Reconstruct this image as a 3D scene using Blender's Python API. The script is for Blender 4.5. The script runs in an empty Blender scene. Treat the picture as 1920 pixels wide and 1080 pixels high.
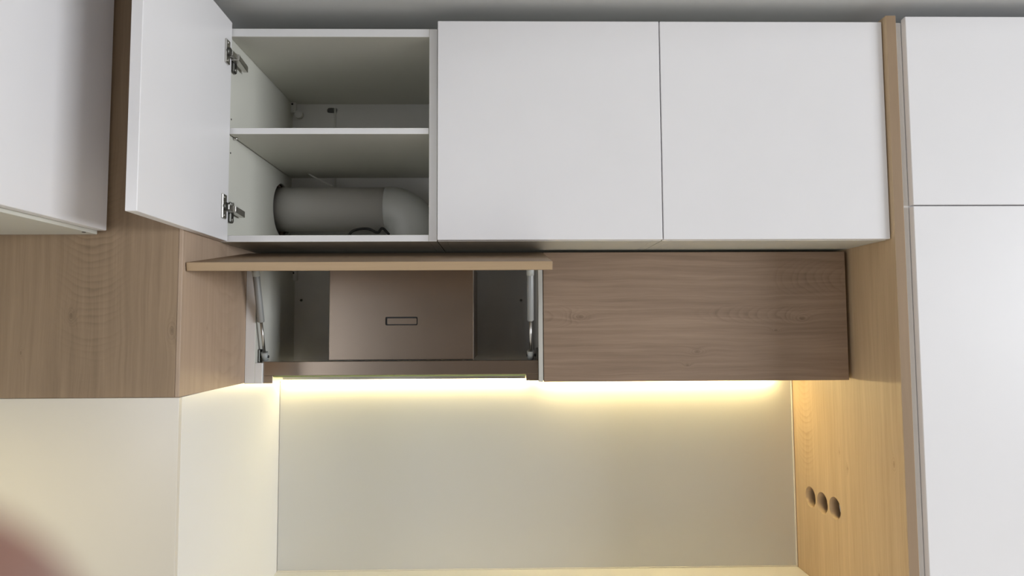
import bpy, bmesh, math
from mathutils import Vector, Matrix

C = bpy.context.scene
COL = C.collection
ZO = 1.934            # height of the underside of the wall cabinets above the floor
V = Vector

# ------------------------------------------------------------------ camera
CAM = V((0.1708, -1.699, ZO - 0.2341))
_y, _p, _r = -0.0155, 0.0625, -0.0049
FPX = 1211.0
fw = V((-math.sin(_y) * math.cos(_p), math.cos(_y) * math.cos(_p), math.sin(_p)))
rt = V((math.cos(_y), math.sin(_y), 0)); up = rt.cross(fw)
rt2 = math.cos(_r) * rt + math.sin(_r) * up
up2 = -math.sin(_r) * rt + math.cos(_r) * up
cd = bpy.data.cameras.new('camera'); cam = bpy.data.objects.new('camera', cd); COL.objects.link(cam)
cd.sensor_width = 36.0; cd.lens = 36.0 * FPX / 1920.0; cd.clip_start = 0.005; cd.clip_end = 60
M = Matrix((( rt2.x, up2.x, -fw.x, CAM.x), (rt2.y, up2.y, -fw.y, CAM.y), (rt2.z, up2.z, -fw.z, CAM.z), (0, 0, 0, 1)))
cam.matrix_world = M
C.camera = cam

# ------------------------------------------------------------------ light and exposure
w = bpy.data.worlds.new('world'); C.world = w; w.use_nodes = True
w.node_tree.nodes['Background'].inputs[0].default_value = (0.95, 0.97, 1.0, 1)
w.node_tree.nodes['Background'].inputs[1].default_value = 0.40
def area(name, loc, to, sx, sy, power, col):
    l = bpy.data.lights.new(name, 'AREA'); l.shape = 'RECTANGLE'; l.size = sx; l.size_y = sy
    l.energy = power; l.color = col
    o = bpy.data.objects.new(name, l); COL.objects.link(o); o.location = loc
    o.rotation_euler = (V(to) - V(loc)).to_track_quat('-Z', 'Y').to_euler()
    return o
area('window_daylight', (12.2, -7.0, 2.1), (-0.3, 0.0, 1.9), 6.0, 2.2, 1130, (0.92, 0.955, 1.0))
area('side_fill_light', (-2.3, -3.2, 1.3), (0.5, 0.0, 1.75), 1.2, 1.2, 28, (0.98, 0.98, 1.0))  # fill light added from the left behind the camera, no known window
sl = bpy.data.lights.new('sun', 'SUN'); sl.energy = 4.0; sl.angle = 0.03; sl.color = (1.0, 0.985, 0.96)
so = bpy.data.objects.new('sun', sl); COL.objects.link(so); so.location = (4, -1, 5)
so.rotation_euler = V((-math.cos(math.radians(50)), 0.0, -math.sin(math.radians(50)))).to_track_quat('-Z', 'Y').to_euler()
area('left_run_led_strip', (-1.24, -0.62, ZO - 0.40), (-1.18, -0.62, 0.8), 0.03, 0.8, 3.6, (1.0, 0.84, 0.42))
vs = C.view_settings
vs.view_transform = 'Standard'; vs.look = 'None'; vs.gamma = 1.0; vs.use_curve_mapping = False
vs.exposure = 0.0
C.cycles.max_bounces = 10; C.cycles.diffuse_bounces = 6; C.cycles.caustics_reflective = False
C.cycles.sample_clamp_indirect = 6.0

# ------------------------------------------------------------------ materials
def nodes(name):
    m = bpy.data.materials.new(name); m.use_nodes = True
    nt = m.node_tree
    return m, nt, nt.nodes['Principled BSDF']
def plain(name, col, rough=0.4, metal=0.0, spec=0.5, var=0.02, scale=6.0, bump=0.0, bscale=300.0):
    m, nt, b = nodes(name)
    b.inputs['Roughness'].default_value = rough; b.inputs['Metallic'].default_value = metal
    b.inputs['Specular IOR Level'].default_value = spec
    tc = nt.nodes.new('ShaderNodeTexCoord')
    n = nt.nodes.new('ShaderNodeTexNoise'); n.inputs['Scale'].default_value = scale; n.inputs['Detail'].default_value = 3
    nt.links.new(tc.outputs['Object'], n.inputs['Vector'])
    mx = nt.nodes.new('ShaderNodeMix'); mx.data_type = 'RGBA'
    mx.inputs[6].default_value = tuple(max(0, c * (1 - var)) for c in col) + (1,)
    mx.inputs[7].default_value = tuple(min(1, c * (1 + var)) for c in col) + (1,)
    nt.links.new(n.outputs['Fac'], mx.inputs[0]); nt.links.new(mx.outputs[2], b.inputs['Base Color'])
    if bump:
        n2 = nt.nodes.new('ShaderNodeTexNoise'); n2.inputs['Scale'].default_value = bscale
        nt.links.new(tc.outputs['Object'], n2.inputs['Vector'])
        bp = nt.nodes.new('ShaderNodeBump'); bp.inputs['Strength'].default_value = bump; bp.inputs['Distance'].default_value = 0.001
        nt.links.new(n2.outputs['Fac'], bp.inputs['Height']); nt.links.new(bp.outputs[0], b.inputs['Normal'])
    return m
def emit(name, col, strength):
    m, nt, b = nodes(name)
    b.inputs['Base Color'].default_value = (0.8, 0.8, 0.75, 1)
    b.inputs['Emission Color'].default_value = tuple(col) + (1,)
    b.inputs['Emission Strength'].default_value = strength
    return m

class G:
    """tiny expression helper over shader math nodes"""
    def __init__(s, nt): s.nt = nt
    def m(s, op, *a):
        n = s.nt.nodes.new('ShaderNodeMath'); n.operation = op
        for i, x in enumerate(a):
            if isinstance(x, (int, float)): n.inputs[i].default_value = x
            else: s.nt.links.new(x, n.inputs[i])
        return n.outputs[0]
    def vec(s, x, y, z):
        n = s.nt.nodes.new('ShaderNodeCombineXYZ')
        for i, q in enumerate((x, y, z)):
            if isinstance(q, (int, float)): n.inputs[i].default_value = q
            else: s.nt.links.new(q, n.inputs[i])
        return n.outputs[0]
    def noise(s, vec, scale, detail=2, rough=0.5):
        n = s.nt.nodes.new('ShaderNodeTexNoise'); n.inputs['Scale'].default_value = scale
        n.inputs['Detail'].default_value = detail; n.inputs['Roughness'].default_value = rough
        s.nt.links.new(vec, n.inputs['Vector'])
        return n.outputs['Fac']

def oak(name, ua, va, uc, cath=(), knots=(), sk=0.75, light=(0.40, 0.285, 0.19), dark=(0.25, 0.168, 0.108), seed=0.0, ring=0.5, rough=0.55):
    """flat-sawn oak, u across and v along the grain; cath: (u centre, curvature, spacing, width, v from, v to) of each cathedral"""
    m, nt, bs = nodes(name); g = G(nt)
    geo = nt.nodes.new('ShaderNodeNewGeometry')
    sp = nt.nodes.new('ShaderNodeSeparateXYZ'); nt.links.new(geo.outputs['Position'], sp.inputs[0])
    P = {'x': sp.outputs[0], 'y': sp.outputs[1], 'z': sp.outputs[2]}
    U, Vv = P[ua], P[va]
    n1 = g.m('SUBTRACT', g.noise(g.vec(U, g.m('MULTIPLY', Vv, 0.3), seed), 9.0, 3), 0.5)
    n2 = g.m('SUBTRACT', g.noise(g.vec(g.m('MULTIPLY', U, 0.5), Vv, seed + 5.0), 24.0, 2), 0.5)
    core = None; push = None
    for (ku, kv, ks) in knots:
        a = g.m('DIVIDE', g.m('MULTIPLY_ADD', n1, 0.02, g.m('SUBTRACT', U, ku)), ks)
        c = g.m('DIVIDE', g.m('SUBTRACT', Vv, kv), ks * 2.0)
        d2 = g.m('ADD', g.m('MULTIPLY', a, a), g.m('MULTIPLY', c, c))
        e = g.m('EXPONENT', g.m('MULTIPLY', d2, -1.0))
        push = e if push is None else g.m('ADD', push, e)
        # eye: dark heart and a couple of rings round it
        rr = g.m('FRACT', g.m('MULTIPLY_ADD', n1, 1.2, g.m('MULTIPLY', g.m('SQRT', d2), 3.0)))
        eye = g.m('MULTIPLY', g.m('MULTIPLY', g.m('POWER', rr, 2.0), 0.45), g.m('EXPONENT', g.m('MULTIPLY', d2, -1.6)))
        e2 = g.m('ADD', eye, g.m('MULTIPLY', g.m('EXPONENT', g.m('MULTIPLY', d2, -30.0)), 0.6))
        core = e2 if core is None else g.m('MAXIMUM', core, e2)
    f = None
    for (cu, curv, spc, wid, v0, v1) in cath:
        du = g.m('MULTIPLY_ADD', n1, wid * 0.55, g.m('SUBTRACT', U, cu))
        ph = g.m('MULTIPLY_ADD', g.m('MULTIPLY', du, du), -curv, Vv)
        ph = g.m('DIVIDE', ph, spc)
        ph = g.m('MULTIPLY_ADD', n2, 1.5, ph)
        if push is not None: ph = g.m('MULTIPLY_ADD', push, 3.0, ph)
        fr = g.m('FRACT', ph)
        band = g.m('MULTIPLY', g.m('POWER', fr, 2.2), g.m('MINIMUM', g.m('MULTIPLY', g.m('SUBTRACT', 1.0, fr), 5.0), 1.0))
        # every ring has its own strength
        idn = g.noise(g.vec(g.m('MULTIPLY', g.m('FLOOR', ph), 0.731), seed, 0.5), 1.0, 1)
        band = g.m('MULTIPLY', band, g.m('MAXIMUM', g.m('MULTIPLY_ADD', idn, 3.2, -0.75), 0.0))
        q = g.m('DIVIDE', du, wid)
        mask = g.m('EXPONENT', g.m('MULTIPLY', g.m('MULTIPLY', q, q), -1.0))
        mid, half = (v0 + v1) / 2, abs(v1 - v0) / 2
        qv = g.m('DIVIDE', g.m('SUBTRACT', Vv, mid), half)
        qv = g.m('MULTIPLY', g.m('MULTIPLY', qv, qv), g.m('MULTIPLY', qv, qv))
        mask = g.m('MULTIPLY', mask, g.m('EXPONENT', g.m('MULTIPLY', qv, -1.0)))
        t = g.m('MULTIPLY', g.m('MULTIPLY', band, mask), ring)
        f = t if f is None else g.m('ADD', f, t)
    uw = g.m('MULTIPLY_ADD', n1, 0.030, U)
    if push is not None: uw = g.m('MULTIPLY_ADD', push, 0.012, uw)
    fib = g.noise(g.vec(g.m('MULTIPLY', uw, 330.0), g.m('MULTIPLY', Vv, 9.0), seed), 1.0, 3, 0.65)
    streak = g.noise(g.vec(g.m('MULTIPLY', uw, 75.0), g.m('MULTIPLY', Vv, 2.2), seed + 2.0), 1.0, 3, 0.6)
    tone = g.noise(g.vec(g.m('MULTIPLY', uw, 9.0), g.m('MULTIPLY', Vv, 1.0), seed + 9.0), 1.0, 2)
    s_ = g.m('MULTIPLY', g.m('SUBTRACT', fib, 0.5), 0.40)
    s_ = g.m('MULTIPLY_ADD', g.m('SUBTRACT', streak, 0.5), sk, s_)
    s_ = g.m('MULTIPLY_ADD', g.m('SUBTRACT', tone, 0.5), 0.70, s_)
    f = s_ if f is None else g.m('ADD', f, s_)
    f = g.m('ADD', f, 0.40)
    if core is not None: f = g.m('ADD', core, f)
    rp = nt.nodes.new('ShaderNodeValToRGB')
    rp.color_ramp.elements[0].color = tuple(light) + (1,); rp.color_ramp.elements[0].position = 0.0
    rp.color_ramp.elements[1].color = tuple(dark) + (1,); rp.color_ramp.elements[1].position = 1.0
    nt.links.new(f, rp.inputs[0]); nt.links.new(rp.outputs[0], bs.inputs['Base Color'])
    bs.inputs['Roughness'].default_value = rough; bs.inputs['Specular IOR Level'].default_value = 0.35
    bp = nt.nodes.new('ShaderNodeBump'); bp.inputs['Strength'].default_value = 0.05; bp.inputs['Distance'].default_value = 0.0006
    nt.links.new(fib, bp.inputs['Height']); nt.links.new(bp.outputs[0], bs.inputs['Normal'])
    return m

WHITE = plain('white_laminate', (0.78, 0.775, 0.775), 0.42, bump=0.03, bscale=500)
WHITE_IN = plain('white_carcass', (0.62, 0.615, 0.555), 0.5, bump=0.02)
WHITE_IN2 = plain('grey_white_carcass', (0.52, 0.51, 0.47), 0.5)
DOOR = plain('white_matt_door', (0.80, 0.79, 0.80), 0.38, bump=0.02, bscale=600)
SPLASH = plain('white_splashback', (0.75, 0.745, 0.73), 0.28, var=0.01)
SPLASH_SHADED = plain('shaded_white_splashback', (0.63, 0.59, 0.52), 0.28, var=0.01)  # same white panel, darkened in colour for the shade on the column front
GLASSW = plain('white_satin_glass', (0.60, 0.595, 0.57), 0.30, var=0.012, scale=3)
PAINT = plain('white_paint', (0.72, 0.72, 0.71), 0.85, bump=0.08, bscale=180)
CEIL = plain('ceiling_paint', (0.74, 0.75, 0.75), 0.9, bump=0.05, bscale=160)
TAUPE = plain('taupe_paint', (0.27, 0.23, 0.195), 0.8)
FLOORM = plain('light_floor', (0.60, 0.575, 0.54), 0.5, var=0.08)
CREAM = plain('cream_sealant', (0.78, 0.74, 0.66), 0.4)
COUNTER = plain('white_worktop', (0.84, 0.82, 0.78), 0.3, var=0.015)
STEEL = plain('brushed_steel', (0.37, 0.305, 0.25), 0.27, metal=1.0, var=0.08, scale=9)
NICKEL = plain('nickel', (0.55, 0.54, 0.51), 0.3, metal=1.0)
DARKMET = plain('dark_metal', (0.10, 0.10, 0.09), 0.4, metal=0.8)
GREYMET = plain('grey_lacquered_metal', (0.30, 0.31, 0.31), 0.5, metal=0.2)
PLASTIC = plain('grey_plastic', (0.40, 0.42, 0.41), 0.5)
WPLASTIC = plain('white_plastic', (0.72, 0.72, 0.70), 0.45)
PVC = plain('white_pvc', (0.60, 0.585, 0.57), 0.45)
PVC2 = plain('white_pvc_elbow', (0.60, 0.61, 0.60), 0.4)
HOLE_SHADE = plain('hole_shade_brown', (0.085, 0.065, 0.045), 0.7)  # dark brown that paints the shade inside the socket holes
BLACK = plain('black_rubber', (0.02, 0.02, 0.02), 0.5)
BANDING = oak('oak_edge_banding', 'z', 'x', 0, light=(0.46, 0.33, 0.20), dark=(0.33, 0.23, 0.135), seed=4)
BANDV = oak('oak_edge_banding_upright', 'x', 'z', 0, light=(0.34, 0.235, 0.145), dark=(0.25, 0.17, 0.10), seed=2)
OAK_L = dict(light=(0.335, 0.238, 0.152), dark=(0.185, 0.125, 0.076))
OAK_COLUMN = oak('oak_column_front', 'x', 'z', 0, cath=((-0.782, 5.2, 0.0165, 0.062, ZO - 0.30, ZO + 0.15),),
                 knots=((-0.597, ZO - 0.235, 0.016), (-0.94, ZO - 0.285, 0.008), (-0.83, ZO - 0.20, 0.010)), seed=1.0, ring=0.55, sk=1.05, **OAK_L)
OAK_RETURN = oak('oak_column_side', 'y', 'z', 0, cath=((0.08, 6.0, 0.05, 0.08, ZO - 0.5, ZO + 0.2),), knots=((-0.05, ZO - 0.23, 0.008),), seed=5.0, ring=0.35,
                 light=(0.48, 0.36, 0.265), dark=(0.31, 0.225, 0.16))
OAK_DOOR = oak('oak_drop_door', 'z', 'x', 0, cath=((ZO - 0.195, 60.0, 0.030, 0.022, 0.75, 1.12), (ZO - 0.09, 20.0, 0.024, 0.045, 0.98, 1.30), (ZO - 0.20, -70.0, 0.03, 0.03, 0.25, 0.45)),
               knots=((ZO - 0.200, 0.400, 0.017), (ZO - 0.205, 1.06, 0.017), (ZO - 0.305, 0.745, 0.014), (ZO - 0.345, 0.715, 0.008), (ZO - 0.24, 0.98, 0.010)), seed=7.0, ring=0.50, sk=1.35,
               light=(0.325, 0.232, 0.165), dark=(0.180, 0.121, 0.083))
OAK_FLAP = oak('oak_flap', 'y', 'x', 0, cath=((0.0, 30.0, 0.04, 0.06, -0.6, 0.4),), seed=8.0, **OAK_L)
OAK_END = oak('oak_end_panel', 'y', 'z', 0, cath=((0.52, 9.0, 0.020, 0.05, ZO - 0.75, ZO - 0.3),),
              knots=((0.03, ZO - 0.60, 0.014), (0.30, ZO - 0.62, 0.011), (0.26, ZO - 0.66, 0.009), (0.12, ZO - 0.92, 0.010)), seed=11.0, ring=0.40, sk=0.9,
              light=(0.60, 0.45, 0.285), dark=(0.36, 0.25, 0.15))
LED = emit('led_diffuser', (1.0, 0.82, 0.40), 14.0)
LED2 = emit('led_diffuser_warm', (1.0, 0.79, 0.37), 44.0)

# ------------------------------------------------------------------ mesh helpers
def box_bm(x0, x1, y0, y1, z0, z1, bev=0.0008, bm=None):
    own = bm is None
    if own: bm = bmesh.new()
    vs_ = [bm.verts.new((x, y, z)) for x in (x0, x1) for y in (y0, y1) for z in (z0, z1)]
    f = [(0, 1, 3, 2), (4, 6, 7, 5), (0, 4, 5, 1), (2, 3, 7, 6), (0, 2, 6, 4), (1, 5, 7, 3)]
    fs = [bm.faces.new([vs_[i] for i in q]) for q in f]
    if bev:
        es = list({e for q in fs for e in q.edges})
        bmesh.ops.bevel(bm, geom=es, offset=bev, segments=1, profile=0.7, affect='EDGES')
    return bm
def hexa_bm(pts, bev=0.0008):
    """pts: 8 corners ordered like box_bm"""
    bm = bmesh.new()
    vs_ = [bm.verts.new(p) for p in pts]
    f = [(0, 1, 3, 2), (4, 6, 7, 5), (0, 4, 5, 1), (2, 3, 7, 6), (0, 2, 6, 4), (1, 5, 7, 3)]
    fs = [bm.faces.new([vs_[i] for i in q]) for q in f]
    bmesh.ops.recalc_face_normals(bm, faces=fs)
    if bev: bmesh.ops.bevel(bm, geom=list(bm.edges), offset=bev, segments=1, profile=0.7, affect='EDGES')
    return bm
def frame_of(d):
    d = d.normalized()
    a = V((0, 0, 1)) if abs(d.z) < 0.9 else V((1, 0, 0))
    u = d.cross(a).normalized(); return u, d.cross(u)
def tube_bm(pts, r, n=16, bm=None, caps=True):
    """pts list of points, r radius or list"""
    if bm is None: bm = bmesh.new()
    pts = [V(p) for p in pts]; rs = r if isinstance(r, (list, tuple)) else [r] * len(pts)
    rings = []; u = None
    for i, p in enumerate(pts):
        d = (pts[min(i + 1, len(pts) - 1)] - pts[max(i - 1, 0)]).normalized()
        if u is None: u, v = frame_of(d)
        else:
            u = (u - d * u.dot(d)).normalized(); v = d.cross(u)
        rings.append([bm.verts.new(p + rs[i] * (math.cos(2 * math.pi * k / n) * u + math.sin(2 * math.pi * k / n) * v)) for k in range(n)])
    for a, b in zip(rings, rings[1:]):
        for k in range(n):
            f = bm.faces.new((a[k], a[(k + 1) % n], b[(k + 1) % n], b[k])); f.smooth = True
    if caps:
        bm.faces.new(list(reversed(rings[0]))); bm.faces.new(rings[-1])
    return bm
def bez(pts, n=8):
    """Catmull-Rom through points"""
    P_ = [V(p) for p in pts]; P_ = [2 * P_[0] - P_[1]] + P_ + [2 * P_[-1] - P_[-2]]
    out = []
    for i in range(1, len(P_) - 2):
        a, b, c, d = P_[i - 1:i + 3]
        for k in range(n):
            t = k / n
            out.append(0.5 * ((2 * b) + (c - a) * t + (2 * a - 5 * b + 4 * c - d) * t * t + (3 * b - a - 3 * c + d) * t ** 3))
    out.append(P_[-2]); return out
def obj(name, bm, mat, parent=None, kind=None, label=None):
    bmesh.ops.recalc_face_normals(bm, faces=list(bm.faces))
    me = bpy.data.meshes.new(name); bm.to_mesh(me); bm.free()
    o = bpy.data.objects.new(name, me); COL.objects.link(o)
    if mat: me.materials.append(mat)
    if parent is not None:
        o.parent = parent
        top = parent
        off = V((0, 0, 0))
        while top is not None: off += V(top.location); top = top.parent
        me.transform(Matrix.Translation(-off))
    if mat is WHITE_IN:                       # edge banding on the front edges of the boards
        me.materials.append(WHITE)
        for p in me.polygons:
            if p.normal.y < -0.9: p.material_index = 1
    if kind: o['kind'] = kind
    if label: o['label'] = label
    return o
def thing(name, label, cat, loc, group=None):
    o = bpy.data.objects.new(name, None); COL.objects.link(o); o.location = loc
    o.empty_display_size = 0.05
    o['label'] = label; o['category'] = cat
    if group: o['group'] = group
    return o
def tag(o, label, cat, group=None):
    o['label'] = label; o['category'] = cat
    if group: o['group'] = group
    return o
def B(x0, x1, y0, y1, z0, z1, bev=0.0008): return box_bm(x0, x1, y0, y1, ZO + z0, ZO + z1, bev)
def cut(o, cutter_bm):
    me = bpy.data.meshes.new('c'); cutter_bm.to_mesh(me); cutter_bm.free()
    c = bpy.data.objects.new('c', me); COL.objects.link(c)
    off = V((0, 0, 0)); t = o.parent
    while t is not None: off += V(t.location); t = t.parent
    me.transform(Matrix.Translation(-off))
    md = o.modifiers.new('b', 'BOOLEAN'); md.object = c; md.solver = 'EXACT'; md.operation = 'DIFFERENCE'
    # evaluate with both at the local frame
    saved = (o.parent, o.matrix_world.copy())
    o.parent = None; o.matrix_world = Matrix.Identity(4)
    bpy.context.view_layer.update()
    dg = bpy.context.evaluated_depsgraph_get()
    nm = bpy.data.meshes.new_from_object(o.evaluated_get(dg))
    o.modifiers.clear(); old = o.data; o.data = nm; nm.name = o.name
    if saved[0] is not None: o.parent = saved[0]
    bpy.data.objects.remove(c); bpy.data.meshes.remove(old)
def cyl_bm(a, b, r, n=40): return tube_bm([a, b], r, n)

P_Y, L_Y, B_Y = -0.184, 0.203, 0.607
Z_OAK = -0.389
Z_TOP = -1.071

# ------------------------------------------------------------------ the setting
CEIL_Z = 0.652
obj('floor', box_bm(-1.37, 3.4, -3.4, 0.72, -0.05, 0.0, 0), FLOORM, kind='structure')
obj('ceiling', box_bm(-1.37, 2.8, -3.4, 0.72, ZO + CEIL_Z, ZO + CEIL_Z + 0.05, 0), CEIL, kind='structure')
obj('wall_back', box_bm(-1.37, 3.4, 0.622, 0.72, 0, ZO + CEIL_Z, 0), PAINT, kind='structure')
obj('wall_left', box_bm(-1.43, -1.37, -1.45, 0.72, 0, ZO + CEIL_Z, 0), PAINT, kind='structure')
obj('wall_front', box_bm(-0.9, 1.7, -3.46, -3.4, 0, ZO + CEIL_Z, 0), TAUPE, kind='structure')
obj('wall_corner', box_bm(-1.37, -0.641, P_Y + 0.018, 0.622, 0, ZO + CEIL_Z, 0), PAINT, kind='structure')

# ------------------------------------------------------------------ cladding of the corner column
o = obj('oak_cladding_panel', B(-1.368, -0.5860, P_Y, P_Y + 0.017, Z_OAK, CEIL_Z - 0.001), OAK_COLUMN)
tag(o, 'wide oak panel with curved cathedral grain on the front of the corner column', 'panel')
ret = obj('oak_cladding_panel', hexa_bm([(-0.5855, P_Y - 0.0005, ZO + Z_OAK), (-0.5855, P_Y - 0.0005, ZO + 0.585), (-0.60, 0.605, ZO + Z_OAK), (-0.60, 0.605, ZO + 0.585),
                                 (-0.5757, P_Y - 0.0005, ZO + Z_OAK), (-0.5757, P_Y - 0.0005, ZO + 0.585), (-0.5830, 0.605, ZO + Z_OAK), (-0.5830, 0.605, ZO + 0.585)], 0.0012), OAK_RETURN)
tag(ret, 'narrow oak panel on the side of the column, left of the open hood cabinet', 'panel')
o = obj('white_splashback', B(-1.368, -0.5764, P_Y + 0.002, P_Y + 0.017, Z_TOP, Z_OAK - 0.0008), SPLASH_SHADED)
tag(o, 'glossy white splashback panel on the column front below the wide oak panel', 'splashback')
zt_, zb_ = ZO + Z_OAK - 0.0008, ZO + Z_TOP
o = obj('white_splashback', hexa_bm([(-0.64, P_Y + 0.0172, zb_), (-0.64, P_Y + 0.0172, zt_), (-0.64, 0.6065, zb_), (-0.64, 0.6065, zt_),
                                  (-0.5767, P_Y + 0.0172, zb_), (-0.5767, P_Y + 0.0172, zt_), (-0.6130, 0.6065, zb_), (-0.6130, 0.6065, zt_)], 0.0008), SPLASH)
tag(o, 'bright white splashback panel on the column side below the narrow oak panel', 'splashback')
o = obj('glass_backsplash', B(-0.6128, 1.2035, B_Y, B_Y + 0.014, Z_TOP, -0.3925), GLASSW)
tag(o, 'large white satin backsplash glowing under the light strips on the back wall', 'backsplash')
obj('sealant_strip', B(1.1985, 1.2038, 0.6035, 0.6068, Z_TOP + 0.004, -0.3925, 0.001), CREAM, o)
obj('sealant_strip', B(-0.6125, 1.2038, 0.6035, 0.6068, Z_TOP + 0.0003, Z_TOP + 0.0038, 0.001), CREAM, o)
o = obj('worktop', B(-0.64, 1.2035, 0.0, 0.621, Z_TOP - 0.03, Z_TOP, 0.0015), COUNTER)
tag(o, 'white worktop edge at the foot of the lit backsplash', 'worktop')

# ------------------------------------------------------------------ right: oak end panel with three holes, tall white cabinet
end = obj('oak_end_panel', hexa_bm([(1.2126, -0.0145, 0.0), (1.2126, -0.0145, ZO + 0.607), (1.2045, 0.620, 0.0), (1.2045, 0.620, ZO + 0.607),
                                (1.2400, -0.0145, 0.0), (1.2400, -0.0145, ZO + 0.607), (1.2400, 0.620, 0.0), (1.2400, 0.620, ZO + 0.607)], 0.0010), OAK_END)
tag(end, 'tall oak end panel with three round socket holes beside the tall white cabinet', 'panel')
def ray(u, v):
    return (fw + rt2 * ((u - 960) / FPX) - up2 * ((v - 540) / FPX))
def hit_x(u, v, x):
    d = ray(u, v); return CAM + d * ((x - CAM.x) / d.x)
def hit_y(u, v, y):
    d = ray(u, v); return CAM + d * ((y - CAM.y) / d.y)
hz = None; HOLES = []
for (u, v) in ((1520.5, 932), (1542, 943.5), (1565, 953)):
    h = hit_x(u, v, 1.2075)
    if hz is None: hz = h.z
    cut(end, cyl_bm((1.17, h.y, h.z), (1.28, h.y, h.z), 0.0345, 36)); HOLES.append((h.y, h.z))
end.data.materials.append(BANDV)
for p in end.data.polygons:
    if p.normal.y < -0.9 and abs(p.center.y + 0.0145) < 0.002: p.material_index = 1

t = thing('tall_cabinet', 'tall white cabinet with two handleless doors at the right edge', 'cabinet', (1.6, 0.3, 0))
tc_ = obj('carcass', B(1.2405, 2.08, 0.010, 0.615, -1.85, 0.597), WHITE, t)
obj('filler_strip', B(1.2405, 1.2665, 0.0070, 0.0098, -1.85, 0.597), WHITE, t)
for (hy, hz_) in HOLES:
    cut(tc_, cyl_bm((1.20, hy, hz_), (1.285, hy, hz_), 0.0338, 36))
    bx = cyl_bm((1.2425, hy, hz_), (1.283, hy, hz_), 0.0335, 36)
    bmesh.ops.delete(bx, geom=[f for f in bx.faces if f.calc_center_median().x < 1.2430], context='FACES')
    obj('hole_shade_cup', bx, HOLE_SHADE, t)  # dark cup added so the hole reads as shaded inside
obj('plinth', box_bm(1.2405, 2.08, 0.05, 0.61, 0, ZO - 1.851), WHITE, t)
obj('upper_door', B(1.2680, 2.08, -0.0112, 0.0085, 0.0895, 0.606, 0.0012), DOOR, t)
obj('lower_door', B(1.2680, 2.08, -0.0112, 0.0085, -1.84, 0.0862, 0.0012), DOOR, t)

# ------------------------------------------------------------------ upper row: open cabinet
def carcass(t, x0, x1, tl=0.018, tr=0.018, y0=0.018, y1=0.553, z0=-0.0014, z1=0.582, back_in=0.0):
    sp = {}
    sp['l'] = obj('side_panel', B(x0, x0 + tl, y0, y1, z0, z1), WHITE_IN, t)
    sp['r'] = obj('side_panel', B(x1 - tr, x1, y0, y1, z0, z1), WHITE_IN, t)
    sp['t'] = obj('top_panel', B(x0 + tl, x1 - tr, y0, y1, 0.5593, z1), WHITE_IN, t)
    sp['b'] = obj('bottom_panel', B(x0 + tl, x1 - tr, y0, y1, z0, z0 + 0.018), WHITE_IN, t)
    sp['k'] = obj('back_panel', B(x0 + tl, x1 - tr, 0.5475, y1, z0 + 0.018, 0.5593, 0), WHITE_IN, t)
    return sp
oc = thing('open_wall_cabinet', 'open white wall cabinet with a duct inside and its door swung out', 'cabinet', (-0.29, 0.28, ZO - 0.0014))
sp = carcass(oc, -0.5770, -0.0025, 0.012, 0.022)
cut(sp['l'], cyl_bm((-0.70, 0.462, ZO + 0.1640), (-0.50, 0.462, ZO + 0.1640), 0.0905, 48))
cut(ret, cyl_bm((-0.62, 0.462, ZO + 0.1640), (-0.50, 0.462, ZO + 0.1640), 0.0905, 48))
# oblong cable hole in the back panel
hc = hit_y(623, 207, 0.5475)
bm = bmesh.new()
for s, rev in ((0.54, True), (0.56, False)):
    ring = []
    for k in range(24):
        a = 2 * math.pi * k / 24
        ring.append(bm.verts.new((hc.x + (0.009 if math.cos(a) > 0 else -0.009) + 0.0095 * math.cos(a), s, hc.z + 0.0095 * math.sin(a))))
    if rev: r0 = ring; bm.faces.new(ring)
    else: bm.faces.new(list(reversed(ring))); r1 = ring
for k in range(24): bm.faces.new((r0[k], r0[(k + 1) % 24], r1[(k + 1) % 24], r1[k]))
bmesh.ops.recalc_face_normals(bm, faces=list(bm.faces))
cut(sp['k'], bm)
obj('shelf', B(-0.5615, -0.0255, 0.021, 0.530, 0.2914, 0.3085), WHITE_IN, oc)
# shelf pin with its little bracket at the left front, screw holes in the side
pin = obj('shelf_pin', tube_bm([(-0.566, 0.055, ZO + 0.2885), (-0.553, 0.055, ZO + 0.2885)], 0.0028, 12), NICKEL, oc)
for z in (0.338, 0.245):
    obj('screw_hole', tube_bm([(-0.5655, 0.040, ZO + z), (-0.5644, 0.040, ZO + z)], 0.0026, 12), BLACK, oc)
def hanger(parent, c, wd=0.024, ht=0.040):
    h = obj('hanger_bracket', box_bm(c.x - wd / 2, c.x + wd / 2, c.y - 0.020, c.y, c.z - ht / 2, c.z + ht / 2, 0.002), WPLASTIC, parent)
    obj('screw', tube_bm([(c.x + 0.001, c.y - 0.0212, c.z + 0.006), (c.x + 0.001, c.y - 0.019, c.z + 0.006)], 0.0035, 12), BLACK, h)
    return h
hb = hanger(oc, hit_y(551, 202, 0.5470), 0.024, 0.047)
obj('hanger_cover', tube_bm([(hb_.x, 0.5470, hb_.z) if False else (0, 0, 0) for hb_ in ()] or [(-0.552 + 0.012, 0.530, hit_y(560, 216, 0.545).z), (-0.552 + 0.012, 0.5470, hit_y(560, 216, 0.545).z)], 0.014, 20), WHITE_IN, oc)

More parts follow.
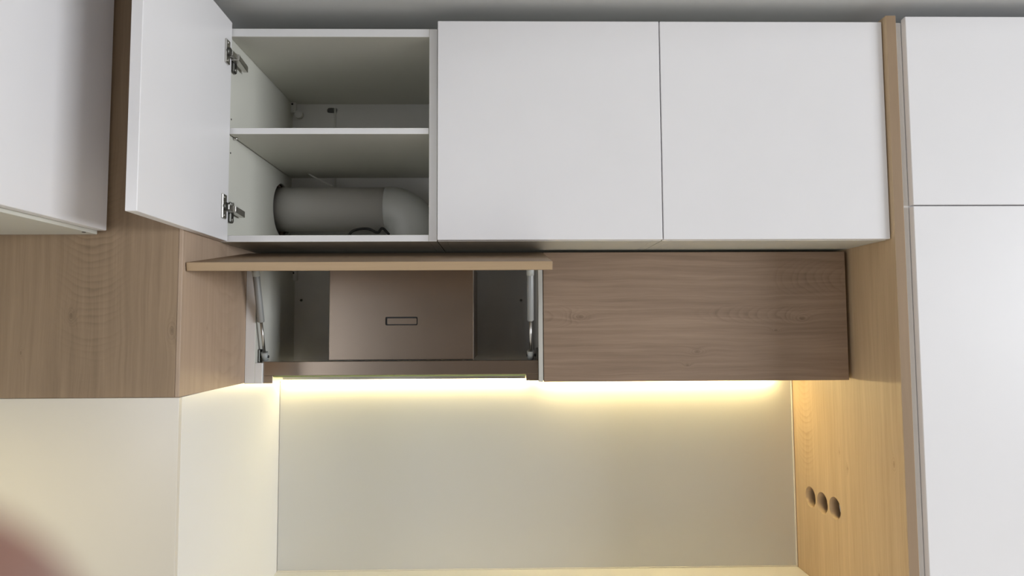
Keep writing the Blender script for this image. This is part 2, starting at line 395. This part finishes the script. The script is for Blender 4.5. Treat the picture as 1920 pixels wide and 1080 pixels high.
# the swung door: hexahedron leaning a little inward at its free end
dz0, dz1 = -0.0004, 0.5955
yh, yf = 0.0120, -0.4330
do, di = (-0.5768, -0.5685), (-0.5560, -0.5450)          # outer / inner face x at the hinge, at the free end
door = obj('door', hexa_bm([(do[1], yf, ZO + dz0), (do[1], yf, ZO + dz1), (do[0], yh, ZO + dz0), (do[0], yh, ZO + dz1),
                        (di[1], yf, ZO + dz0), (di[1], yf, ZO + dz1), (di[0], yh, ZO + dz0), (di[0], yh, ZO + dz1)], 0.001), DOOR, oc)
def hinge(zc):
    h = obj('hinge', box_bm(-0.5562, -0.5500, -0.034, -0.010, ZO + zc - 0.032, ZO + zc + 0.032, 0.0015), NICKEL, oc)
    obj('hinge_cup', tube_bm([(-0.5555, -0.022, ZO + zc), (-0.5440, -0.022, ZO + zc)], [0.012, 0.0105], 20), DARKMET, h)
    obj('hinge_link', box_bm(-0.5500, -0.5400, -0.020, 0.012, ZO + zc - 0.008, ZO + zc + 0.006, 0.001), NICKEL, h)
    obj('hinge_arm', hexa_bm([(-0.5560, 0.010, ZO + zc - 0.009), (-0.5560, 0.010, ZO + zc + 0.007), (-0.5560, 0.092, ZO + zc - 0.011), (-0.5560, 0.092, ZO + zc + 0.007),
                              (-0.5350, 0.010, ZO + zc - 0.009), (-0.5350, 0.010, ZO + zc + 0.007), (-0.5430, 0.092, ZO + zc - 0.011), (-0.5430, 0.092, ZO + zc + 0.007)], 0.001), NICKEL, h)
    obj('mounting_plate', box_bm(-0.5650, -0.5555, 0.028, 0.050, ZO + zc - 0.034, ZO + zc + 0.022, 0.003), DARKMET, h)
    for dz in (-0.026, 0.016):
        obj('screw', tube_bm([(-0.5560, 0.039, ZO + zc + dz), (-0.5535, 0.039, ZO + zc + dz)], 0.005, 14), NICKEL, h)
    for dz in (-0.024, 0.024):
        obj('screw', tube_bm([(-0.5510, -0.022, ZO + zc + dz), (-0.5485, -0.022, ZO + zc + dz)], 0.004, 14), NICKEL, h)
hinge(0.500); hinge(0.087)

# duct inside
dy, dzc, dr = 0.462, 0.1680, 0.0735
t = thing('ventilation_duct', 'white round ventilation duct with an elbow inside the open wall cabinet', 'duct', (-0.217, dy, ZO + 0.02))
obj('pipe', tube_bm([(-0.635, dy, ZO + dzc), (-0.205, dy, ZO + dzc)], dr, 64), PVC, t)
bm = bmesh.new(); rings = []
pv = V((-0.217, dy, ZO + dzc - dr - 0.0015))
def ering(th, drop=0.0):
    R = (dr + 0.0022) * (1 - th / (math.pi / 2)) + 0.086 * (th / (math.pi / 2))
    e = V((math.sin(th), 0, math.cos(th)))
    return [bm.verts.new(pv + e * (R * (1 + 0.985 * math.cos(2 * math.pi * k / 48))) + V((0, (dr + 0.0022) * math.sin(2 * math.pi * k / 48), -drop))) for k in range(48)]
rings.append(ering(0))
for i in range(1, 17): rings.append(ering(math.pi / 2 * i / 16))
rings.append(ering(math.pi / 2, 0.068))
for a, b in zip(rings, rings[1:]):
    for k in range(48):
        f = bm.faces.new((a[k], a[(k + 1) % 48], b[(k + 1) % 48], b[k])); f.smooth = True
bm.faces.new(list(reversed(rings[0])))
obj('elbow', bm, PVC2, t)

# cables in the open cabinet
def cable(name, pts, r, mat, label):
    return tag(obj(name, tube_bm(bez(pts), r, 10), mat), label, 'cable')
a = hit_y(627.5, 205, 0.556); b = hit_y(628, 213, 0.544); c = hit_y(628.5, 236, 0.541)
cable('white_cable', [a, V((b.x, 0.545, b.z)), V((c.x, 0.542, ZO + 0.325)), V((c.x + 0.001, 0.541, ZO + 0.312)), V((c.x + 0.004, 0.538, ZO + 0.18))], 0.0030, WPLASTIC,
      'thin white cable hanging from the oblong hole in the upper compartment')
cable('grey_cable', [hit_y(566, 318.5, 0.470), hit_y(575, 323, 0.471), hit_y(585, 329.5, 0.472), hit_y(604, 340, 0.474), hit_y(624, 349.5, 0.476)], 0.0030, WPLASTIC,
      'short pale cable end dangling under the shelf above the duct')
cable('black_cable', [hit_y(640, 470, 0.34), hit_y(655, 440, 0.345), hit_y(667, 431, 0.35), hit_y(690, 429, 0.36), hit_y(708, 436, 0.35), hit_y(717, 428, 0.36), hit_y(730, 440, 0.372)], 0.0042, BLACK,
      'black cable looped on the cabinet floor below the duct')

# ------------------------------------------------------------------ upper row: two closed cabinets
for (x0, x1, lab, xd0, xd1, xr) in ((0.0, 0.600, 'closed white wall cabinet directly right of the open one', 0.0, 0.5985, 0.5985),
                               (0.601, 1.2085, 'closed white wall cabinet beside the oak end panel', 0.6015, 1.2095, 1.2085)):
    t = thing('wall_cabinet', lab, 'cabinet', ((x0 + x1) / 2, 0.28, ZO - 0.0014), 'closed wall cabinets of the upper row')
    carcass(t, x0, xr, 0.024, 0.024)
    obj('door', B(xd0, xd1, 0.0, 0.0165, 0.0, 0.596, 0.0012), DOOR, t)

# ------------------------------------------------------------------ left run: white cabinet seen from its door side
t = thing('side_wall_cabinet', 'white wall cabinet at the left edge, its door facing right', 'cabinet', (-0.95, -0.5, ZO - 0.012))
xs = -0.7506
obj('door', B(xs - 0.022, xs, -0.790, P_Y - 0.006, -0.002, 0.605, 0.0012), DOOR, t)
obj('door', B(xs - 0.022, xs, -1.395, -0.793, -0.002, 0.605, 0.0012), DOOR, t)
obj('bottom_panel', B(-1.368, xs - 0.0245, -1.395, P_Y - 0.001, -0.010, 0.008), WHITE_IN, t)
obj('side_panel', B(-1.368, xs - 0.0245, P_Y - 0.019, P_Y - 0.001, 0.008, 0.600), WHITE_IN, t)
obj('side_panel', B(-1.368, xs - 0.0245, -1.395, -1.377, 0.008, 0.600), WHITE_IN, t)
obj('top_panel', B(-1.368, xs - 0.0245, -1.377, P_Y - 0.019, 0.582, 0.600), WHITE_IN, t)
obj('back_panel', B(-1.368, -1.362, -1.377, P_Y - 0.019, 0.008, 0.582), WHITE_IN, t)
hp = hit_y(165, 426, -0.23)
obj('screw', tube_bm([(xs - 0.030, -0.225, ZO - 0.0115), (xs - 0.030, -0.225, ZO - 0.0095)], 0.004, 12), DARKMET, t)

# ------------------------------------------------------------------ lower row: open hood cabinet
hcab = thing('hood_cabinet', 'shallow cabinet around the cooker hood, its oak flap lifted open', 'cabinet', (-0.145, 0.38, ZO - 0.391))
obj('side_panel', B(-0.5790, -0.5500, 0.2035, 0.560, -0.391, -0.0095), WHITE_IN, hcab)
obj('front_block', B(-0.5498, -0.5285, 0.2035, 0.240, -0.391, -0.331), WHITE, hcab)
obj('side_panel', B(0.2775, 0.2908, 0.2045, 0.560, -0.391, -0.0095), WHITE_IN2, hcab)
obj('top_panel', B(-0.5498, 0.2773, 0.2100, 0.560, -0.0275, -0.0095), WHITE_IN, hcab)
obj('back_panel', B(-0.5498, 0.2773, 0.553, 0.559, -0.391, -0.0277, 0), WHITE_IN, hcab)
hanger(hcab, hit_y(553, 516, 0.5525), 0.024, 0.040)
for (u, v) in ((565, 563), (977, 563)):
    q = hit_y(u, v, 0.5528)
    obj('screw', tube_bm([(q.x, 0.5507, q.z), (q.x, 0.5532, q.z)], 0.0045, 12), DARKMET, hcab)
# flap
fa, fh, ft = 0.1722, 0.3800, 0.0210
ca, sa = math.cos(fa), math.sin(fa)
H = (0.2010, -0.0100)
def fpt(x, s, tt): return (x, H[0] - ca * s + sa * tt, ZO + H[1] - sa * s - ca * tt)
fx0, fx1 = -0.5735, 0.2915
flap = obj('flap_door', hexa_bm([fpt(fx0, fh, ft), fpt(fx0, fh, 0), fpt(fx0, 0, ft), fpt(fx0, 0, 0), fpt(fx1, fh, ft), fpt(fx1, fh, 0), fpt(fx1, 0, ft), fpt(fx1, 0, 0)], 0.0012), OAK_FLAP, hcab)
flap.data.materials.append(BANDING)
for p in flap.data.polygons:
    if p.normal.y < -0.8: p.material_index = 1
def strut(x_low, x_top, wall_x):
    a = V((x_low, 0.235, ZO - 0.314)); b = V((x_top, 0.145, ZO - 0.046))
    d = (b - a).normalized()
    s = obj('gas_strut', tube_bm([a + d * 0.108, a + d * 0.110, a + d * 0.250, a + d * 0.252], [0.0085, 0.0098, 0.0098, 0.0085], 20), GREYMET, hcab)
    obj('piston_rod', tube_bm([a + d * 0.006, a + d * 0.112], 0.0042, 14), NICKEL, s)
    obj('end_socket', tube_bm([a - d * 0.012, a + d * 0.014], [0.0090, 0.0105], 16), PLASTIC, s)
    obj('end_socket', tube_bm([a + d * 0.246, a + d * 0.272], 0.0108, 16), PLASTIC, s)
    q = b + d * 0.0
    obj('ball_stud', tube_bm([a + V((0.012 if wall_x > x_low else -0.012, 0, 0)) * -1.0, V((wall_x, a.y, a.z))], 0.0040, 12), BLACK, s)
    bm_ = box_bm(min(wall_x, wall_x + (0.006 if wall_x < x_low else -0.006)), max(wall_x, wall_x + (0.006 if wall_x < x_low else -0.006)), a.y - 0.012, a.y + 0.012, a.z - 0.022, a.z + 0.022, 0.0015)
    obj('strut_bracket', bm_, DARKMET, s)
    # clip on the flap
    e = a + d * 0.274
    return s
strut(-0.5330, -0.5330, -0.5500)
strut(0.2550, 0.2520, 0.2775)

# cooker hood
hd = thing('cooker_hood', 'pull-out steel cooker hood fitted in the open cabinet under the flap', 'hood', (-0.13, 0.40, ZO - 0.39))
PX = lambda u, y: hit_y(u, 600, y).x
PZ = lambda v, y: hit_y(750, v, y).z - ZO
y0 = 0.236
body = obj('body', B(PX(617, y0), PX(888, y0), y0, 0.5385, PZ(675, y0), -0.040, 0.0016), STEEL, hd)
lx0, lx1, lz0, lz1 = PX(722.5, y0), PX(783, y0), PZ(610, y0), PZ(594, y0)
def rrect(x0, x1, z0, z1, r, y, bm, n=5):
    out = []
    for (cx, cz, a0) in ((x1 - r, z1 - r, 0), (x0 + r, z1 - r, 90), (x0 + r, z0 + r, 180), (x1 - r, z0 + r, 270)):
        for k in range(n + 1):
            a = math.radians(a0 + 90 * k / n); out.append(bm.verts.new((cx + r * math.cos(a), y, ZO + cz + r * math.sin(a))))
    return out
bm = bmesh.new()
for y_a, y_b in ((y0 - 0.02, y0 + 0.016),):
    r1 = rrect(lx0, lx1, lz0, lz1, 0.004, y_a, bm); r2 = rrect(lx0, lx1, lz0, lz1, 0.004, y_b, bm)
    bm.faces.new(r1); bm.faces.new(list(reversed(r2)))
    for k in range(len(r1)): bm.faces.new((r1[k], r1[(k + 1) % len(r1)], r2[(k + 1) % len(r1)], r2[k]))
bmesh.ops.recalc_face_normals(bm, faces=list(bm.faces))
cut(body, bm)
bm = bmesh.new()
r1 = rrect(lx0 + 0.0055, lx1 - 0.0030, lz0 + 0.0035, lz1 - 0.0045, 0.0025, y0 + 0.0012, bm); r2 = rrect(lx0 + 0.0055, lx1 - 0.0030, lz0 + 0.0035, lz1 - 0.0045, 0.0025, y0 + 0.0040, bm)
bm.faces.new(r1); bm.faces.new(list(reversed(r2)))
for k in range(len(r1)): bm.faces.new((r1[k], r1[(k + 1) % len(r1)], r2[(k + 1) % len(r1)], r2[k]))
obj('latch_plate', bm, STEEL, hd)
bm = bmesh.new()
r1 = rrect(lx0 + 0.0003, lx1 - 0.0003, lz0 + 0.0003, lz1 - 0.0003, 0.0037, y0 + 0.0042, bm); r2 = rrect(lx0 + 0.0003, lx1 - 0.0003, lz0 + 0.0003, lz1 - 0.0003, 0.0037, y0 + 0.0155, bm)
bm.faces.new(r1); bm.faces.new(list(reversed(r2)))
for k in range(len(r1)): bm.faces.new((r1[k], r1[(k + 1) % len(r1)], r2[(k + 1) % len(r1)], r2[k]))
obj('latch_recess', bm, BLACK, hd)
yb = 0.2120
obj('visor_bar', B(-0.5283, 0.2770, yb, 0.2345, PZ(703, yb), PZ(677, yb), 0.0010), STEEL, hd)
obj('visor_tray', B(-0.5283, 0.2770, 0.2348, 0.538, PZ(703, yb), PZ(703, yb) + 0.012, 0.0005), STEEL, hd)
gz1 = PZ(703, yb) - 0.0003
GLASS = bpy.data.materials.new('green_edged_glass'); GLASS.use_nodes = True
gb = GLASS.node_tree.nodes['Principled BSDF']
gb.inputs['Base Color'].default_value = (0.62, 0.72, 0.30, 1); gb.inputs['Transmission Weight'].default_value = 0.6
gb.inputs['Roughness'].default_value = 0.25; gb.inputs['IOR'].default_value = 1.5
obj('glass_visor', B(PX(514, yb), PX(985, yb), yb + 0.002, 0.500, gz1 - 0.0045, gz1, 0.0004), GLASS, hd)
obj('end_bracket', B(-0.5283, PX(513, yb), yb + 0.001, 0.30, PZ(717.5, yb), gz1, 0.0005), STEEL, hd)
obj('end_bracket', B(PX(986, yb), 0.2770, yb + 0.001, 0.30, PZ(715, yb), gz1, 0.0005), STEEL, hd)

# ------------------------------------------------------------------ lower row: closed oak cabinet
t = thing('oak_front_cabinet', 'shallow wall cabinet with a closed horizontally grained oak door', 'cabinet', (0.74, 0.38, ZO - 0.391))
xa, xb = 0.2925, 1.1935
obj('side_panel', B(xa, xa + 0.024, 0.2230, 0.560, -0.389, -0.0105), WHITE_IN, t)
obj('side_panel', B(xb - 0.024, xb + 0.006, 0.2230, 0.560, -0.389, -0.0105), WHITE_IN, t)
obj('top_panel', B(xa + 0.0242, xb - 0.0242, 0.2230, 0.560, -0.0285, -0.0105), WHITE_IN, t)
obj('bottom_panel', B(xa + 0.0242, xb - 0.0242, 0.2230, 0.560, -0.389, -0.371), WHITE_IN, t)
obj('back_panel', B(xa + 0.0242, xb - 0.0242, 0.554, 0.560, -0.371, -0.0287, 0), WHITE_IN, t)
obj('drop_door', B(xa, xb, L_Y, 0.2210, -0.391, -0.0100, 0.0010), OAK_DOOR, t)

# ------------------------------------------------------------------ light strips
def strip(x0, x1, ztop, zmid, zbot, lab, mat):
    t = thing('light_strip', lab, 'light', ((x0 + x1) / 2, 0.58, ZO + ztop), 'warm light strips under the lower cabinets')
    obj('profile', B(x0, x1, 0.5740, 0.6000, zmid, ztop, 0.0004), NICKEL, t)
    obj('diffuser', B(x0, x1, 0.5760, 0.5990, zbot, zmid - 0.0003, 0.002), mat, t)
strip(-0.600, 0.266, -0.3915, -0.409, -0.428, 'glowing warm light strip under the cooker hood', LED)
strip(0.300, 1.135, -0.3905, -0.397, -0.412, 'warm light strip hidden under the closed oak cabinet', LED2)

# ------------------------------------------------------------------ the photographer's hand: one fingertip reaches into the lower left corner
SKIN = plain('skin', (0.42, 0.235, 0.185), 0.55, var=0.06, scale=40)
NAIL = plain('nail', (0.55, 0.36, 0.30), 0.35)
cd.dof.use_dof = True; cd.dof.focus_distance = 1.75; cd.dof.aperture_fstop = 9.0
J = {'wr': ((0, -0.060, 0), 0.0250), 'pa': ((0, -0.010, 0), 0.0300), 'fo': ((0, -0.150, 0.004), 0.0300), 'el': ((0, -0.260, 0.008), 0.0380)}
E_ = [('pa', 'wr'), ('wr', 'fo'), ('fo', 'el')]
def finger(n, pts, rs, root='pa'):
    prev = root
    for i, (p, r) in enumerate(zip(pts, rs)):
        k = n + str(i); J[k] = (p, r); E_.append((prev, k)); prev = k
finger('i', [(0.026, 0.040, 0), (0.027, 0.082, 0.001), (0.028, 0.108, 0.0), (0.028, 0.129, -0.002)], [0.0115, 0.0098, 0.0088, 0.0080])
finger('m', [(0.008, 0.046, 0), (0.009, 0.086, -0.020), (0.009, 0.094, -0.050), (0.009, 0.082, -0.070)], [0.0118, 0.0098, 0.0088, 0.0078])
finger('r', [(-0.010, 0.043, 0), (-0.010, 0.078, -0.024), (-0.010, 0.080, -0.052), (-0.009, 0.066, -0.068)], [0.0112, 0.0094, 0.0084, 0.0074])
finger('p', [(-0.027, 0.034, 0), (-0.028, 0.060, -0.020), (-0.028, 0.062, -0.040), (-0.027, 0.052, -0.054)], [0.0100, 0.0082, 0.0072, 0.0064])
finger('t', [(0.032, -0.020, -0.006), (0.050, 0.004, -0.016), (0.060, 0.030, -0.028), (0.060, 0.050, -0.042)], [0.0150, 0.0120, 0.0105, 0.0090])
keys = list(J); tip = CAM + ray(-470, 1485) * 0.0235
dY = (rt2 * 0.62 + up2 * 0.66 + fw * 0.12).normalized()
dZ = (fw - dY * fw.dot(dY)).normalized(); dX = dY.cross(dZ)
R3 = Matrix((dX, dY, dZ)).transposed()
TL = V(J['i3'][0])
def hw(p): return tip + R3 @ (V(p) - TL)
me = bpy.data.meshes.new('hand')
base = hw(J['el'][0])
me.from_pydata([R3 @ (V(J[k][0]) - TL) + (tip - base) for k in keys], [(keys.index(a), keys.index(b)) for a, b in E_], [])
hand = bpy.data.objects.new('hand', me); COL.objects.link(hand)
hand.modifiers.new('skin', 'SKIN')
for k, sv in zip(keys, me.skin_vertices[0].data):
    sv.radius = (J[k][1], J[k][1] * (0.62 if k in ('pa', 'wr') else 1.0)); sv.use_root = (k == 'pa')
sb = hand.modifiers.new('sub', 'SUBSURF'); sb.levels = 2; sb.render_levels = 2
bpy.context.view_layer.update()
nm = bpy.data.meshes.new_from_object(hand.evaluated_get(bpy.context.evaluated_depsgraph_get()))
hand.modifiers.clear(); hand.data = nm; nm.materials.clear(); nm.materials.append(SKIN)
for p in nm.polygons: p.use_smooth = True
hand.location = base
tag(hand, 'blurred fingertip of a hand reaching into the lower left corner', 'hand')
for k0, k1, r in (('i2', 'i3', 0.0065), ('m2', 'm3', 0.006), ('r2', 'r3', 0.0056), ('p2', 'p3', 0.005), ('t2', 't3', 0.007)):
    a, b = V(J[k0][0]), V(J[k1][0]); d = (b - a).normalized()
    nrm = V((0, 0, 1)) - d * d.z; nrm.normalize(); sd = d.cross(nrm)
    bm = bmesh.new(); rows = []
    for i in range(5):
        row = []
        for j in range(5):
            u_, w_ = (j - 2) / 2, i / 4
            ww = r * 0.85 * (1 - 0.25 * max(0, w_ - 0.6))
            p = b - d * (0.004 - 0.012 * w_) + sd * (u_ * ww) + nrm * (J[k1][1] * (0.98 - 0.28 * u_ * u_))
            row.append(bm.verts.new(hw(p)))
        rows.append(row)
    for i in range(4):
        for j in range(4): bm.faces.new((rows[i][j], rows[i][j + 1], rows[i + 1][j + 1], rows[i + 1][j]))
    bmesh.ops.solidify(bm, geom=list(bm.faces), thickness=0.0005)
    obj('fingernail', bm, NAIL, hand)
